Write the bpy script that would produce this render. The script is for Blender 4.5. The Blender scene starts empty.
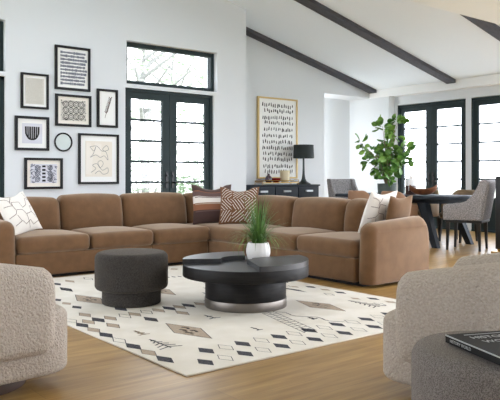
import bpy, bmesh, math, random
from math import sin, cos, pi, radians
from mathutils import Matrix, Vector
random.seed(7)
S = bpy.context.scene
COL = S.collection

# ------------------------------------------------------------------ materials
def lin(c):
    def g(v):
        v /= 255.0
        return v / 12.92 if v <= .04045 else ((v + .055) / 1.055) ** 2.4
    return (g(c[0]), g(c[1]), g(c[2]), 1)

def mat(name, rgb, rough=.6, metal=0, spec=.5, noise=None, bump=None, sheen=0, coat=0, stretch=None):
    """noise=(scale, rgb2, amount-range) mixes a second colour; bump=(scale, strength, dist)"""
    m = bpy.data.materials.new(name); m.use_nodes = True
    nt = m.node_tree; b = nt.nodes['Principled BSDF']
    b.inputs['Base Color'].default_value = lin(rgb)
    b.inputs['Roughness'].default_value = rough
    b.inputs['Metallic'].default_value = metal
    b.inputs['Specular IOR Level'].default_value = spec
    if sheen:
        b.inputs['Sheen Weight'].default_value = sheen
        b.inputs['Sheen Roughness'].default_value = .5; b.inputs['Sheen Tint'].default_value = (1, .86, .7, 1)
    if coat: b.inputs['Coat Weight'].default_value = coat
    tc = nt.nodes.new('ShaderNodeTexCoord')
    src = tc.outputs['Object']
    if stretch:
        mp = nt.nodes.new('ShaderNodeMapping'); mp.inputs['Scale'].default_value = stretch
        nt.links.new(src, mp.inputs['Vector']); src = mp.outputs['Vector']
    if noise:
        n = nt.nodes.new('ShaderNodeTexNoise'); n.inputs['Scale'].default_value = noise[0]
        n.inputs['Detail'].default_value = 5
        nt.links.new(src, n.inputs['Vector'])
        r = nt.nodes.new('ShaderNodeValToRGB')
        lo, hi = noise[2] if len(noise) > 2 else (.35, .65)
        r.color_ramp.elements[0].position = lo; r.color_ramp.elements[1].position = hi
        r.color_ramp.elements[0].color = lin(rgb); r.color_ramp.elements[1].color = lin(noise[1])
        nt.links.new(n.outputs['Fac'], r.inputs['Fac']); nt.links.new(r.outputs['Color'], b.inputs['Base Color'])
    if bump:
        n2 = nt.nodes.new('ShaderNodeTexNoise'); n2.inputs['Scale'].default_value = bump[0]
        n2.inputs['Detail'].default_value = 3
        nt.links.new(src, n2.inputs['Vector'])
        bp = nt.nodes.new('ShaderNodeBump'); bp.inputs['Strength'].default_value = bump[1]
        bp.inputs['Distance'].default_value = bump[2]
        nt.links.new(n2.outputs['Fac'], bp.inputs['Height']); nt.links.new(bp.outputs['Normal'], b.inputs['Normal'])
    return m

def floor_mat():
    m = bpy.data.materials.new('oak_planks'); m.use_nodes = True
    nt = m.node_tree; b = nt.nodes['Principled BSDF']; L = nt.links.new
    tc = nt.nodes.new('ShaderNodeTexCoord')
    br = nt.nodes.new('ShaderNodeTexBrick'); br.inputs['Scale'].default_value = 1
    br.inputs['Brick Width'].default_value = 1.9; br.inputs['Row Height'].default_value = .19
    br.inputs['Mortar Size'].default_value = .0018; br.inputs['Mortar Smooth'].default_value = .3
    br.offset = .37; br.inputs['Bias'].default_value = 0
    br.inputs['Color1'].default_value = lin((184, 150, 92)); br.inputs['Color2'].default_value = lin((166, 133, 77))
    br.inputs['Mortar'].default_value = lin((140, 110, 74))
    L(tc.outputs['Object'], br.inputs['Vector'])
    mp = nt.nodes.new('ShaderNodeMapping'); mp.inputs['Scale'].default_value = (.9, 9, 1)
    L(tc.outputs['Object'], mp.inputs['Vector'])
    n = nt.nodes.new('ShaderNodeTexNoise'); n.inputs['Scale'].default_value = 2.2; n.inputs['Detail'].default_value = 6
    L(mp.outputs['Vector'], n.inputs['Vector'])
    r = nt.nodes.new('ShaderNodeValToRGB')
    r.color_ramp.elements[0].position = .3; r.color_ramp.elements[0].color = lin((198, 184, 164))
    r.color_ramp.elements[1].position = .7; r.color_ramp.elements[1].color = (1, 1, 1, 1)
    L(n.outputs['Fac'], r.inputs['Fac'])
    mx = nt.nodes.new('ShaderNodeMix'); mx.data_type = 'RGBA'; mx.blend_type = 'MULTIPLY'
    mx.inputs['Factor'].default_value = 1
    L(br.outputs['Color'], mx.inputs['A']); L(r.outputs['Color'], mx.inputs['B'])
    L(mx.outputs['Result'], b.inputs['Base Color'])
    b.inputs['Roughness'].default_value = .32
    bp = nt.nodes.new('ShaderNodeBump'); bp.inputs['Strength'].default_value = .12; bp.inputs['Distance'].default_value = .004
    L(n.outputs['Fac'], bp.inputs['Height']); L(bp.outputs['Normal'], b.inputs['Normal'])
    return m

def glass_mat(name='window_glass', tint=(1, 1, 1, 1), refl=.06):
    m = bpy.data.materials.new(name); m.use_nodes = True
    nt = m.node_tree; nt.nodes.remove(nt.nodes['Principled BSDF'])
    o = nt.nodes['Material Output']
    t = nt.nodes.new('ShaderNodeBsdfTransparent'); t.inputs['Color'].default_value = tint
    g = nt.nodes.new('ShaderNodeBsdfGlossy'); g.inputs['Roughness'].default_value = .02
    x = nt.nodes.new('ShaderNodeMixShader'); x.inputs['Fac'].default_value = refl
    nt.links.new(t.outputs[0], x.inputs[1]); nt.links.new(g.outputs[0], x.inputs[2]); nt.links.new(x.outputs[0], o.inputs['Surface'])
    return m

M = dict(
    wall=mat('wall_paint', (219, 223, 226), .85, bump=(180, .05, .002)),
    ceil=mat('ceiling_paint', (242, 250, 255), .9),
    trim=mat('white_trim', (244, 245, 244), .5),
    beam=mat('charcoal_beam', (74, 74, 80), .7, noise=(3, (62, 62, 68)), stretch=(1, 8, 8)),
    frame=mat('charcoal_door_paint', (38, 51, 53), .6, spec=.3),
    black=mat('black_metal', (26, 28, 30), .4),
    glass=glass_mat(),
    floor=floor_mat(),
    velvet=mat('camel_velvet', (109, 79, 52), .85, spec=.2, noise=(9, (98, 70, 45)), sheen=.45, bump=(220, .12, .002)),
    boucle=mat('cream_boucle', (192, 182, 171), .95, spec=.15, noise=(90, (176, 165, 153)), bump=(100, 1, .017), sheen=.2),
    tweed=mat('charcoal_tweed', (68, 65, 62), .95, spec=.1, noise=(150, (42, 39, 37)), bump=(220, .5, .004), sheen=.1),
    tweed_lit=mat('tweed_lit_copy', (132, 127, 123), .95, spec=.1, noise=(260, (88, 83, 80), (.4, .6)), bump=(260, .5, .004), sheen=.1),  # lighter copy of the tweed, brighter light put into its colour
    plinth=mat('dark_walnut', (70, 54, 46), .5),
    ebony=mat('ebonised_oak', (30, 28, 27), .5, spec=.2, noise=(6, (15, 14, 14)), stretch=(1, 1, 10), bump=(18, .25, .003)),
    ebonytop=mat('ebonised_oak_top', (48, 48, 49), .36, noise=(5, (34, 34, 36)), stretch=(1, 9, 1)),
    steel=mat('brushed_steel', (122, 116, 110), .42, 1),
    brass=mat('brass', (190, 154, 84), .3, 1),
    gold=mat('gold_leaf_frame', (206, 178, 122), .45, .3),
    paper=mat('white_paper', (240, 240, 237), .9),
    cream=mat('cream_mat_board', (236, 230, 220), .9),
    greige=mat('greige_paper', (218, 215, 206), .9, noise=(60, (206, 203, 194))),
    lilac=mat('pale_grey_paper', (212, 213, 222), .9),
    sand=mat('sand_paper', (232, 225, 212), .9),
    ink=mat('ink_black', (28, 28, 31), .85),
    inkblue=mat('ink_slate', (116, 119, 132), .85),
    inkgrey=mat('ink_grey', (128, 128, 126), .85),
    inkfaint=mat('ink_faint', (182, 179, 170), .9),
    pale=mat('pale_grey_green', (196, 206, 204), .35),
    rug=mat('ivory_wool', (227, 222, 212), .97, spec=.1, noise=(5, (219, 213, 201)), bump=(160, .6, .006)),
    rugdark=mat('charcoal_wool', (60, 60, 64), .97, spec=.1, noise=(70, (86, 86, 92)), bump=(160, .6, .006)),
    rugbeige=mat('taupe_wool', (182, 167, 150), .97, spec=.1, noise=(50, (168, 152, 135)), bump=(160, .6, .006)),
    ceramic=mat('white_ceramic', (226, 224, 222), .4),
    soil=mat('brown_soil', (110, 76, 48), .95),
    blade=mat('grass_green', (62, 100, 40), .6, noise=(8, (104, 140, 66))),
    leaf=mat('fig_leaf', (66, 112, 46), .42, noise=(6, (124, 166, 72), (.4, .65))),
    bark=mat('pale_bark', (120, 104, 84), .9),
    potgrey=mat('sage_stoneware', (104, 114, 108), .7, noise=(14, (94, 104, 98))),
    navy=mat('blackened_navy_wood', (38, 46, 54), .6, spec=.3, noise=(7, (36, 42, 50)), stretch=(1, 1, 6)),
    leather=mat('olive_tan_leather', (124, 102, 74), .55),
    tanleather=mat('tan_leather', (150, 114, 86), .6),
    herring=mat('grey_tweed', (168, 165, 164), .95, spec=.1, noise=(110, (116, 113, 115), (.42, .58)), bump=(120, .4, .003)),
    shade=mat('black_lamp_shade', (38, 46, 46), .75),
    lampbody=mat('gunmetal', (54, 60, 60), .35, .6),
    linen=mat('ivory_linen', (232, 227, 219), .95, spec=.1, bump=(260, .3, .002)),
    brownline=mat('umber_stitch', (104, 82, 74), .9),
    rust=mat('rust_velvet', (104, 66, 38), .85, sheen=.15),
    choc=mat('chocolate_velvet', (66, 44, 40), .85, sheen=.2),
    mauve=mat('mauve_brown_velvet', (94, 70, 66), .85, sheen=.2),
    copper=mat('copper_velvet', (138, 88, 60), .85, sheen=.2),
    offwhite=mat('off_white_velvet', (222, 214, 206), .9),
    redglass=mat('ruby_glass', (120, 22, 24), .1, coat=.5),
    plum=mat('plum_glass', (72, 50, 62), .12, coat=.5),
    champagne=mat('champagne_glass', (214, 200, 164), .15),
    driftwood=mat('reddish_wood', (136, 84, 50), .45, noise=(12, (98, 56, 34))),
    book=mat('black_book_cloth', (24, 25, 26), .6, spec=.2),
    silver=mat('silver_foil', (186, 190, 192), .35, .5),
    pages=mat('page_block', (226, 226, 230), .6),
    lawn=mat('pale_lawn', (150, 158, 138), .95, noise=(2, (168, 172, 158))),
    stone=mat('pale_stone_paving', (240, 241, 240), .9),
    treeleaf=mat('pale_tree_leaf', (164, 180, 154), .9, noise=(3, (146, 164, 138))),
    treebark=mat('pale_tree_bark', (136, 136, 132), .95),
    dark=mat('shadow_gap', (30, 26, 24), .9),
)

# ------------------------------------------------------------------ mesh kit
class MB:
    def __init__(self): self.v = []; self.f = []; self.m = []
    def add(self, vs, fs, mi=0, xf=None):
        o = len(self.v)
        for p in vs:
            p = Vector(p)
            self.v.append(tuple(xf @ p) if xf is not None else tuple(p))
        for q in fs:
            self.f.append([o + i for i in q]); self.m.append(mi)
        return self
    def box(self, x0, x1, y0, y1, z0, z1, mi=0, xf=None):
        vs = [(x, y, z) for z in (z0, z1) for y in (y0, y1) for x in (x0, x1)]
        return self.add(vs, [(0, 2, 3, 1), (4, 5, 7, 6), (0, 1, 5, 4), (2, 6, 7, 3), (0, 4, 6, 2), (1, 3, 7, 5)], mi, xf)
    def rbox(self, c, d, r, n=3, m=5, puff=(0, 0, 0), mi=0, xf=None, warp=None):
        h = [k / 2 for k in d]; r = min(r, min(h) * .999)
        ax = []
        for k in range(3):
            a = [-h[k] + r - r * math.tan(pi / 4 * (1 - i / n)) for i in range(n + 1)]
            mid = [(-h[k] + r) + (2 * h[k] - 2 * r) * j / m for j in range(1, m)]
            b = [-q for q in reversed(a)]
            ax.append(a + mid + b)
        N = [len(a) - 1 for a in ax]; idx = {}; vs = []; fs = []
        def vid(i, j, k):
            key = (i, j, k)
            if key in idx: return idx[key]
            p = [ax[0][i], ax[1][j], ax[2][k]]
            q = [max(-h[t] + r, min(h[t] - r, p[t])) for t in range(3)]
            dd = Vector([p[t] - q[t] for t in range(3)])
            if dd.length > 1e-9: dd = dd.normalized() * r
            p = [q[t] + dd[t] for t in range(3)]
            o = list(p)
            for t in range(3):
                if puff[t]:
                    a, b = (t + 1) % 3, (t + 2) % 3
                    o[t] += puff[t] * (1 - (p[a] / h[a]) ** 2) * (1 - (p[b] / h[b]) ** 2) * (p[t] / h[t])
            o = Vector(o)
            if warp: o = Vector(warp(o))
            vs.append(o + Vector(c)); idx[key] = len(vs) - 1
            return idx[key]
        for t in range(3):
            a, b = (t + 1) % 3, (t + 2) % 3
            for side in (0, N[t]):
                for i in range(N[a]):
                    for j in range(N[b]):
                        q = []
                        for (u, w) in ((i, j), (i + 1, j), (i + 1, j + 1), (i, j + 1)):
                            key = [0, 0, 0]; key[t] = side; key[a] = u; key[b] = w
                            q.append(vid(*key))
                        fs.append(q if side else q[::-1])
        return self.add(vs, fs, mi, xf)
    def loft(self, rings, cap=True, mi=0, xf=None, closed=True):
        n = len(rings[0]); vs = [p for r in rings for p in r]; fs = []
        for k in range(len(rings) - 1):
            for i in range(n if closed else n - 1):
                j = (i + 1) % n
                fs.append((k * n + i, k * n + j, (k + 1) * n + j, (k + 1) * n + i))
        if cap:
            fs.append(tuple(range(n))[::-1]); fs.append(tuple((len(rings) - 1) * n + i for i in range(n)))
        return self.add(vs, fs, mi, xf)
    def lathe(self, prof, c=(0, 0, 0), n=32, mi=0, xf=None):
        rings = [[(c[0] + r * cos(2 * pi * i / n), c[1] + r * sin(2 * pi * i / n), c[2] + z) for i in range(n)] for r, z in prof]
        if prof[0][0] > .001 and prof[-1][0] > .001: return self.loft(rings + [rings[0]], False, mi, xf)
        return self.loft(rings, True, mi, xf)
    def tube(self, pts, r, n=8, mi=0, xf=None):
        rings = []; pts = [Vector(p) for p in pts]
        rr = r if isinstance(r, (list, tuple)) else [r] * len(pts)
        for i, p in enumerate(pts):
            t = (pts[min(i + 1, len(pts) - 1)] - pts[max(i - 1, 0)]).normalized()
            a = t.cross(Vector((0, 0, 1)))
            if a.length < .01: a = t.cross(Vector((0, 1, 0)))
            a.normalize(); b = t.cross(a)
            rings.append([p + rr[i] * (a * cos(2 * pi * k / n) + b * sin(2 * pi * k / n)) for k in range(n)])
        return self.loft(rings, True, mi, xf)
    def extr(self, outline, z0, z1, rb=.01, rt=.01, seg=4, mi=0, xf=None, dome=0):
        """prism of a CCW outline with rounded bottom and top edges"""
        n = len(outline); P = [Vector((p[0], p[1])) for p in outline]; nor = []
        for i in range(n):
            t = P[(i + 1) % n] - P[i - 1]; q = Vector((t.y, -t.x)); nor.append(q.normalized())
        rings = []
        def ring(ins, z): rings.append([(P[i].x - nor[i].x * ins, P[i].y - nor[i].y * ins, z) for i in range(n)])
        for k in range(seg + 1):
            a = pi / 2 * k / seg; ring(rb * (1 - sin(a)), z0 + rb * (1 - cos(a)))
        for k in range(seg + 1):
            a = pi / 2 * k / seg; ring(rt * (1 - cos(a)), z1 - rt + rt * sin(a))
        if dome:
            c = Vector((sum(p.x for p in P) / n, sum(p.y for p in P) / n)); last = rings[-1]
            for s_ in (.8, .55, .3, .1):
                rings.append([(c.x + (q[0] - c.x) * s_, c.y + (q[1] - c.y) * s_, z1 + dome * (1 - s_ * s_)) for q in last])
        return self.loft(rings, True, mi, xf)
    def build(self, name, mats, parent=None, smooth=35, loc=None, rz=0):
        me = bpy.data.meshes.new(name); me.from_pydata(self.v, [], self.f)
        for k in (mats if isinstance(mats, (list, tuple)) else [mats]): me.materials.append(M[k])
        me.polygons.foreach_set('material_index', self.m)
        bm = bmesh.new(); bm.from_mesh(me); bmesh.ops.recalc_face_normals(bm, faces=bm.faces); bm.to_mesh(me); bm.free()
        if smooth:
            me.polygons.foreach_set('use_smooth', [True] * len(me.polygons)); me.set_sharp_from_angle(angle=radians(smooth))
        me.update()
        o = bpy.data.objects.new(name, me); COL.objects.link(o)
        if parent: o.parent = parent
        if loc: o.location = loc
        o.rotation_euler.z = rz
        return o

def tag(o, label, cat, group=None):
    o['label'] = label; o['category'] = cat
    if group: o['group'] = group
    return o
def thing(name, label, cat, loc=(0, 0, 0), rz=0, group=None):
    o = bpy.data.objects.new(name, None); COL.objects.link(o); o.location = loc; o.rotation_euler.z = rz
    o.empty_display_size = .1
    return tag(o, label, cat, group)
def struct(o): o['kind'] = 'structure'; return o
def sroot(name, loc=(0, 0, 0), rz=0):
    o = bpy.data.objects.new(name, None); COL.objects.link(o); o.location = loc; o.rotation_euler.z = rz
    return struct(o)
def dup(root, loc, rz, label, group=None):
    r = root.copy(); COL.objects.link(r); r.location = loc; r.rotation_euler.z = rz; r['label'] = label
    if group: r['group'] = group
    for ch in list(root.children):
        c = ch.copy(); COL.objects.link(c); c.parent = r
        for g in list(ch.children):
            d = g.copy(); COL.objects.link(d); d.parent = c
    return r
def circle(r, n=48, c=(0, 0)): return [(c[0] + r * cos(2 * pi * i / n), c[1] + r * sin(2 * pi * i / n)) for i in range(n)]
def superel(a, b, p=3, n=56, c=(0, 0)):
    out = []
    for i in range(n):
        t = 2 * pi * i / n
        out.append((c[0] + a * abs(cos(t)) ** (2 / p) * (1 if cos(t) >= 0 else -1), c[1] + b * abs(sin(t)) ** (2 / p) * (1 if sin(t) >= 0 else -1)))
    return out
def rrect(x0, x1, y0, y1, r, n=6):
    out = []
    for (cx, cy, a0) in ((x1 - r, y1 - r, 0), (x0 + r, y1 - r, pi / 2), (x0 + r, y0 + r, pi), (x1 - r, y0 + r, 3 * pi / 2)):
        for i in range(n + 1):
            a = a0 + pi / 2 * i / n; out.append((cx + r * cos(a), cy + r * sin(a)))
    return out

# ------------------------------------------------------------------ camera
cam = bpy.data.cameras.new('camera'); co = bpy.data.objects.new('camera', cam); COL.objects.link(co)
co.location = (0, 0, 1.05); co.rotation_euler = (radians(90), 0, radians(-38.6))
cam.sensor_width = 36; cam.sensor_fit = 'HORIZONTAL'; cam.lens = 663 / 500 * 36; cam.shift_y = -.048
cam.clip_end = 300
S.camera = co

# ------------------------------------------------------------------ room shell
YA, YB, XC = 8.8, 9.6, 11.17
VZ = lambda x: 2.885 + .24 * (11.0 - x)          # underside of the sloping ceiling
struct(MB().box(-3, 11.3, -4, 11, -.12, 0).build('floor', 'floor', smooth=0))

def wall_x(name, x0, x1, y0, y1, holes, top, z0=0):
    """wall along X between y0 and y1 with rectangular holes (xa, xb, za, zb); top(x) gives its height"""
    mb = MB(); xs = sorted({x0, x1, *[h[0] for h in holes], *[h[1] for h in holes]})
    for a, b in zip(xs, xs[1:]):
        hs = sorted([h for h in holes if h[0] <= a + 1e-6 and h[1] >= b - 1e-6], key=lambda h: h[2])
        z = z0
        for h in hs + [None]:
            ze = h[2] if h else None
            if h is None:
                vs = [(a, y0, z), (b, y0, z), (b, y1, z), (a, y1, z), (a, y0, top(a)), (b, y0, top(b)), (b, y1, top(b)), (a, y1, top(a))]
                mb.add(vs, [(0, 3, 2, 1), (4, 5, 6, 7), (0, 1, 5, 4), (1, 2, 6, 5), (2, 3, 7, 6), (3, 0, 4, 7)])
            else:
                if ze - z > 1e-4: mb.box(a, b, y0, y1, z, ze)
                z = h[3]
    return struct(mb.build(name, 'wall', smooth=0))

DW = (4.67, 6.27); LW = (1.28, 2.92)
wall_x('wall_front', -3, 6.94, YA, YA + .22,
       [(*DW, 0, 2.36), (4.69, 6.345, 2.42, 3.06), (*LW, 0, 2.36), (*LW, 2.42, 3.10)], lambda x: VZ(x) + .02)
struct(MB().box(6.74, 6.94, YA + .22, YB, 0, 3.95).build('wall_return', 'wall', smooth=0))
wall_x('wall_back', 6.74, 11.0, YB, YB + .16, [(9.6, 11.0, 0, 2.735)], lambda x: VZ(x) + .02)
# niche behind the opening
struct(MB().box(9.4, 11.3, 10.2, 10.3, 0, 3).box(9.5, 11.3, YB + .16, 10.2, 2.735, 2.9).build('wall_niche', 'wall', smooth=0))
wall_l = MB()
for (ya, yb, za, zb) in ((-3.4, 2.2, 0, 2.95), (4.4, 4.6, 0, 4.3), (6.55, 6.7, 0, 3.6), (8.75, 9.02, 0, 4.3)):
    wall_l.box(-2.6, -2.4, ya, yb, za, zb)
struct(wall_l.build('wall_left', 'wall', smooth=0))
rear = MB()
for (xa, xb, za, zb) in ((-2.6, .5, 0, 2.95), (.5, 2.2, 0, 2.95), (2.2, 6.0, 2.6, 2.95), (6.0, 7.2, 0, 2.95), (7.2, 11.3, 2.6, 2.95)):
    rear.box(xa, xb, -3.4, -3.2, za, zb)
struct(rear.build('wall_rear', 'wall', smooth=0))
# door wall on the right, with the pier at its far end and the band along its top
def wall_y(name, x0, x1, y0, y1, holes, z1):
    mb = MB(); ys = sorted({y0, y1, *[h[0] for h in holes], *[h[1] for h in holes]})
    for a, b in zip(ys, ys[1:]):
        hs = [h for h in holes if h[0] <= a + 1e-6 and h[1] >= b - 1e-6]
        mb.box(x0, x1, a, b, hs[0][2] if hs else 0, z1)
    return struct(mb.build(name, 'wall', smooth=0))
D2 = (7.36, 9.0); D3 = (5.6, 7.24); D4 = (3.84, 5.48)
mb = MB()
wall_y('wall_right', XC, XC + .2, 3.7, 10.3, [(*D2, 2.54), (*D3, 2.54), (*D4, 2.54)], 3.1)
struct(MB().box(10.99, XC, 9.08, 10.2, 0, 2.9).build('wall_pier', 'wall', smooth=0))
struct(MB().box(10.97, XC, 3.7, YB, 2.725, 2.95).build('trim_1', 'trim', smooth=0))
# ceilings: sloping plane over the room, flat one over the near side
YH, ZH = 4.55, 2.95
xr = 2.6
def roofz(x): return VZ(x) if x >= xr else VZ(xr) - .24 * (xr - x)
def slab(mb, x0, x1, y0, y1, t=.16):
    vs = [(x, y, roofz(x) + d) for d in (0, t) for y in (y0, y1) for x in (x0, x1)]
    mb.add(vs, [(0, 2, 3, 1), (4, 5, 7, 6), (0, 1, 5, 4), (2, 6, 7, 3), (0, 4, 6, 2), (1, 3, 7, 5)])
FILL_SKY = [(3.0, 6.3, 5.75, 7.0), (-2.0, 1.2, 4.9, 5.8), (9.4, 10.9, 4.62, 5.42)]      # unseen roof lights added to brighten the room (x0, x1, y0, y1)
rf = MB(); xs = sorted({-3.2, 11.4, xr, *[h[0] for h in FILL_SKY], *[h[1] for h in FILL_SKY]}); ys = sorted({YH - .1, 10.4, *[h[2] for h in FILL_SKY], *[h[3] for h in FILL_SKY]})
for xa, xb in zip(xs, xs[1:]):
    for ya, yb in zip(ys, ys[1:]):
        if not any(h[0] <= xa + 1e-6 and h[1] >= xb - 1e-6 and h[2] <= ya + 1e-6 and h[3] >= yb - 1e-6 for h in FILL_SKY): slab(rf, xa, xb, ya, yb)
struct(rf.build('ceiling', 'ceil', smooth=0))
for i, h in enumerate(FILL_SKY):
    r = sroot('window_%d' % (i + 3)); fr = MB()  # windows put in only to let in extra sky light
    for q in ((h[0], h[0] + .06, h[2], h[3]), (h[1] - .06, h[1], h[2], h[3]), (h[0] + .06, h[1] - .06, h[2], h[2] + .06), (h[0] + .06, h[1] - .06, h[3] - .06, h[3])): slab(fr, *q, .17)
    fr.build('window_frame', 'frame', r, smooth=0)
    g = MB(); slab(g, h[0] + .06, h[1] - .06, h[2] + .06, h[3] - .06, .006); g.v = [(p[0], p[1], p[2] + .08) for p in g.v]; g.build('glass_pane', 'glass', r, smooth=0)
FILL_FLAT = (7.0, 10.8, .2, 3.8)                                                            # another unseen roof light, added over the near side for brightness
r = sroot('window_%d' % (3 + len(FILL_SKY))); fr = MB()
for q in ((FILL_FLAT[0], FILL_FLAT[0] + .06, FILL_FLAT[2], FILL_FLAT[3]), (FILL_FLAT[1] - .06, FILL_FLAT[1], FILL_FLAT[2], FILL_FLAT[3]), (FILL_FLAT[0], FILL_FLAT[1], FILL_FLAT[2], FILL_FLAT[2] + .06), (FILL_FLAT[0], FILL_FLAT[1], FILL_FLAT[3] - .06, FILL_FLAT[3])): fr.box(*q, ZH + .01, ZH + .13)
fr.build('window_frame', 'frame', r, smooth=0); MB().box(*FILL_FLAT, ZH + .06, ZH + .066).build('glass_pane', 'glass', r, smooth=0)
struct(MB().box(-3.2, FILL_FLAT[0], -3.4, YH, ZH, ZH + .12).box(FILL_FLAT[1], 11.4, -3.4, YH, ZH, ZH + .12).box(FILL_FLAT[0], FILL_FLAT[1], -3.4, FILL_FLAT[2], ZH, ZH + .12).box(FILL_FLAT[0], FILL_FLAT[1], FILL_FLAT[3], YH, ZH, ZH + .12).box(-3.2, 11.4, YH - .1, YH, ZH + .12, 5).build('ceiling_flat', 'ceil', smooth=0))
# beams follow the slope
for n_, yb in enumerate((9.49, 7.54, 5.59)):
    mb = MB(); vs = []
    xs = (10.96, 2.7)
    for x in xs:
        for (dy, dz) in ((-.1, -.065), (.1, -.065), (.1, .03), (-.1, .03)): vs.append((x, yb + dy, VZ(x) + dz))
    mb.add(vs, [(0, 1, 2, 3), (7, 6, 5, 4)] + [(i, i + 4, (i + 1) % 4 + 4, (i + 1) % 4) for i in range(4)])
    struct(mb.build('trim_%d' % (n_ + 2), 'beam', smooth=0))
# baseboards
struct(MB().box(2.9, DW[0] - .02, YA - .02, YA, 0, .14).box(DW[1] + .02, 6.94, YA - .02, YA, 0, .14).build('baseboard_front', 'trim', smooth=0))
struct(MB().box(6.95, 9.6, YB - .02, YB, 0, .14).build('baseboard_back', 'trim', smooth=0))
struct(MB().box(10.97, 10.99, 9.08, 10.2, 0, .14).box(XC - .02, XC, 3.72, D4[0], 0, .14).build('baseboard_right', 'trim', smooth=0))

def double_door(name, w, h, loc, rz, panel=.62):
    """double glazed door, local x along the wall, local -y faces the room"""
    r = sroot(name, loc, rz); t = .075
    fb = MB().box(0, t * .6, -.03, .1, 0, h).box(w - t * .6, w, -.03, .1, 0, h).box(0, w, -.03, .1, h - t * .55, h).box(0, w, -.04, .12, 0, .03)
    fb.build('door_frame', 'frame', r, smooth=0)
    lw = (w - 2 * t * .6) / 2
    for k in (0, 1):
        x0 = t * .6 + k * lw; x1 = x0 + lw
        so, si = (.085, .13) if k == 0 else (.13, .085)     # stile widths
        zt = h - t * .55; gz0, gz1 = .64, zt - .105
        lb = MB().box(x0 + .003, x0 + so, 0, .05, .03, zt).box(x1 - si, x1 - .003, 0, .05, .03, zt).box(x0 + so, x1 - si, 0, .05, gz1, zt)
        lb.box(x0 + so, x1 - si, 0, .05, .03, gz0)
        for q in range(1, 5):
            z = gz0 + (gz1 - gz0) * q / 5; lb.box(x0 + so, x1 - si, .01, .04, z - .016, z + .016)
        if panel:
            lb.box(x0 + so + .05, x1 - si - .05, -.006, 0, .14, gz0 - .1)
        lo = lb.build('door_leaf', 'frame', r, smooth=0)
        MB().box(x0 + so, x1 - si, .022, .028, gz0, gz1).build('glass_pane', 'glass', lo, smooth=0)
        hx = x1 - .055 if k == 0 else x0 + .055
        hb = MB().box(hx - .022, hx + .022, -.012, 0, .86, 1.12).tube([(hx, -.012, .95), (hx, -.06, .95), (hx + (-.1 if k == 0 else .1), -.06, .95)], .011)
        hb.tube([(hx, -.012, 1.06), (hx, -.03, 1.06)], .018, 12)
        ho = hb.build('door_handle', 'black', lo); ho['label'] = 'black lever handle'
    return r
def transom(name, w, h, loc):
    r = sroot(name, loc); t = .065
    MB().box(0, t, 0, .09, 0, h).box(w - t, w, 0, .09, 0, h).box(t, w - t, 0, .09, 0, t).box(t, w - t, 0, .09, h - t, h).build('window_frame', 'frame', r, smooth=0)
    MB().box(t, w - t, .04, .046, t, h - t).build('glass_pane', 'glass', r, smooth=0)
    return r
double_door('door_1', DW[1] - DW[0], 2.36, (DW[0], YA + .06, 0), 0)
double_door('door_2', LW[1] - LW[0], 2.36, (LW[0], YA + .08, 0), 0)
transom('window_1', 1.655, .64, (4.69, YA + .1, 2.42))
transom('window_2', LW[1] - LW[0], .66, (LW[0], YA + .08, 2.43))
for i, (a, b) in enumerate((D2, D3, D4)):
    double_door('door_%d' % (i + 3), b - a, 2.53, (XC + .04, b, 0), -pi / 2)

# ------------------------------------------------------------------ outside
struct(MB().box(-30, 60, -40, 60, -.3, -.14).build('ground', 'lawn', smooth=0))
struct(MB().box(XC + .2, 16, -2, 14, -.14, -.03).build('terrace', 'stone', smooth=0))
def tree(loc, h, spread, label, seed, n=480):
    rnd = random.Random(seed)
    t = thing('tree', label, 'tree', loc, group='pale trees outside the windows')
    tb = MB(); tips = []
    tb.tube([(0, 0, 0), (.05, 0, h * .25), (-.05, .03, h * .5), (.04, 0, h * .85)], [.16, .12, .09, .03], 8)
    for k in range(13):
        z = h * (.28 + .5 * k / 13); a = rnd.uniform(0, 2 * pi); l = spread * rnd.uniform(.6, 1)
        p = [(0, 0, z), (cos(a) * l * .45, sin(a) * l * .45, z + l * .35), (cos(a) * l, sin(a) * l, z + l * .75)]
        tb.tube(p, [.06, .04, .012], 6); tips += [p[1], p[2]]
    tb.build('trunk', 'treebark', t)
    fb = MB()
    for k in range(n):
        c = Vector(rnd.choice(tips)) + Vector([rnd.gauss(0, .45 * spread / 1.8) for _ in range(3)])
        e = Matrix.Rotation(rnd.uniform(0, 6.28), 4, 'Z') @ Matrix.Rotation(rnd.uniform(0, 3.14), 4, 'X')
        s_ = rnd.uniform(.06, .13)
        fb.add([(-s_, 0, 0), (0, -s_ * .5, .01), (s_, 0, 0), (0, s_ * .5, .01)], [(0, 1, 2, 3)], 0, Matrix.Translation(c) @ e)
    fb.build('foliage', 'treeleaf', t, smooth=0)
tree((8.6, 15.2, -.14), 6.0, 2.2, 'pale slender tree outside the left leaf of the double door', 1)
tree((12.2, 19.6, -.14), 6.6, 2.2, 'pale slender tree outside the right leaf of the double door', 2)
tree((17.0, 24.0, -.14), 7.5, 2.6, 'pale tree farther back behind the double door and transom', 3)

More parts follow.
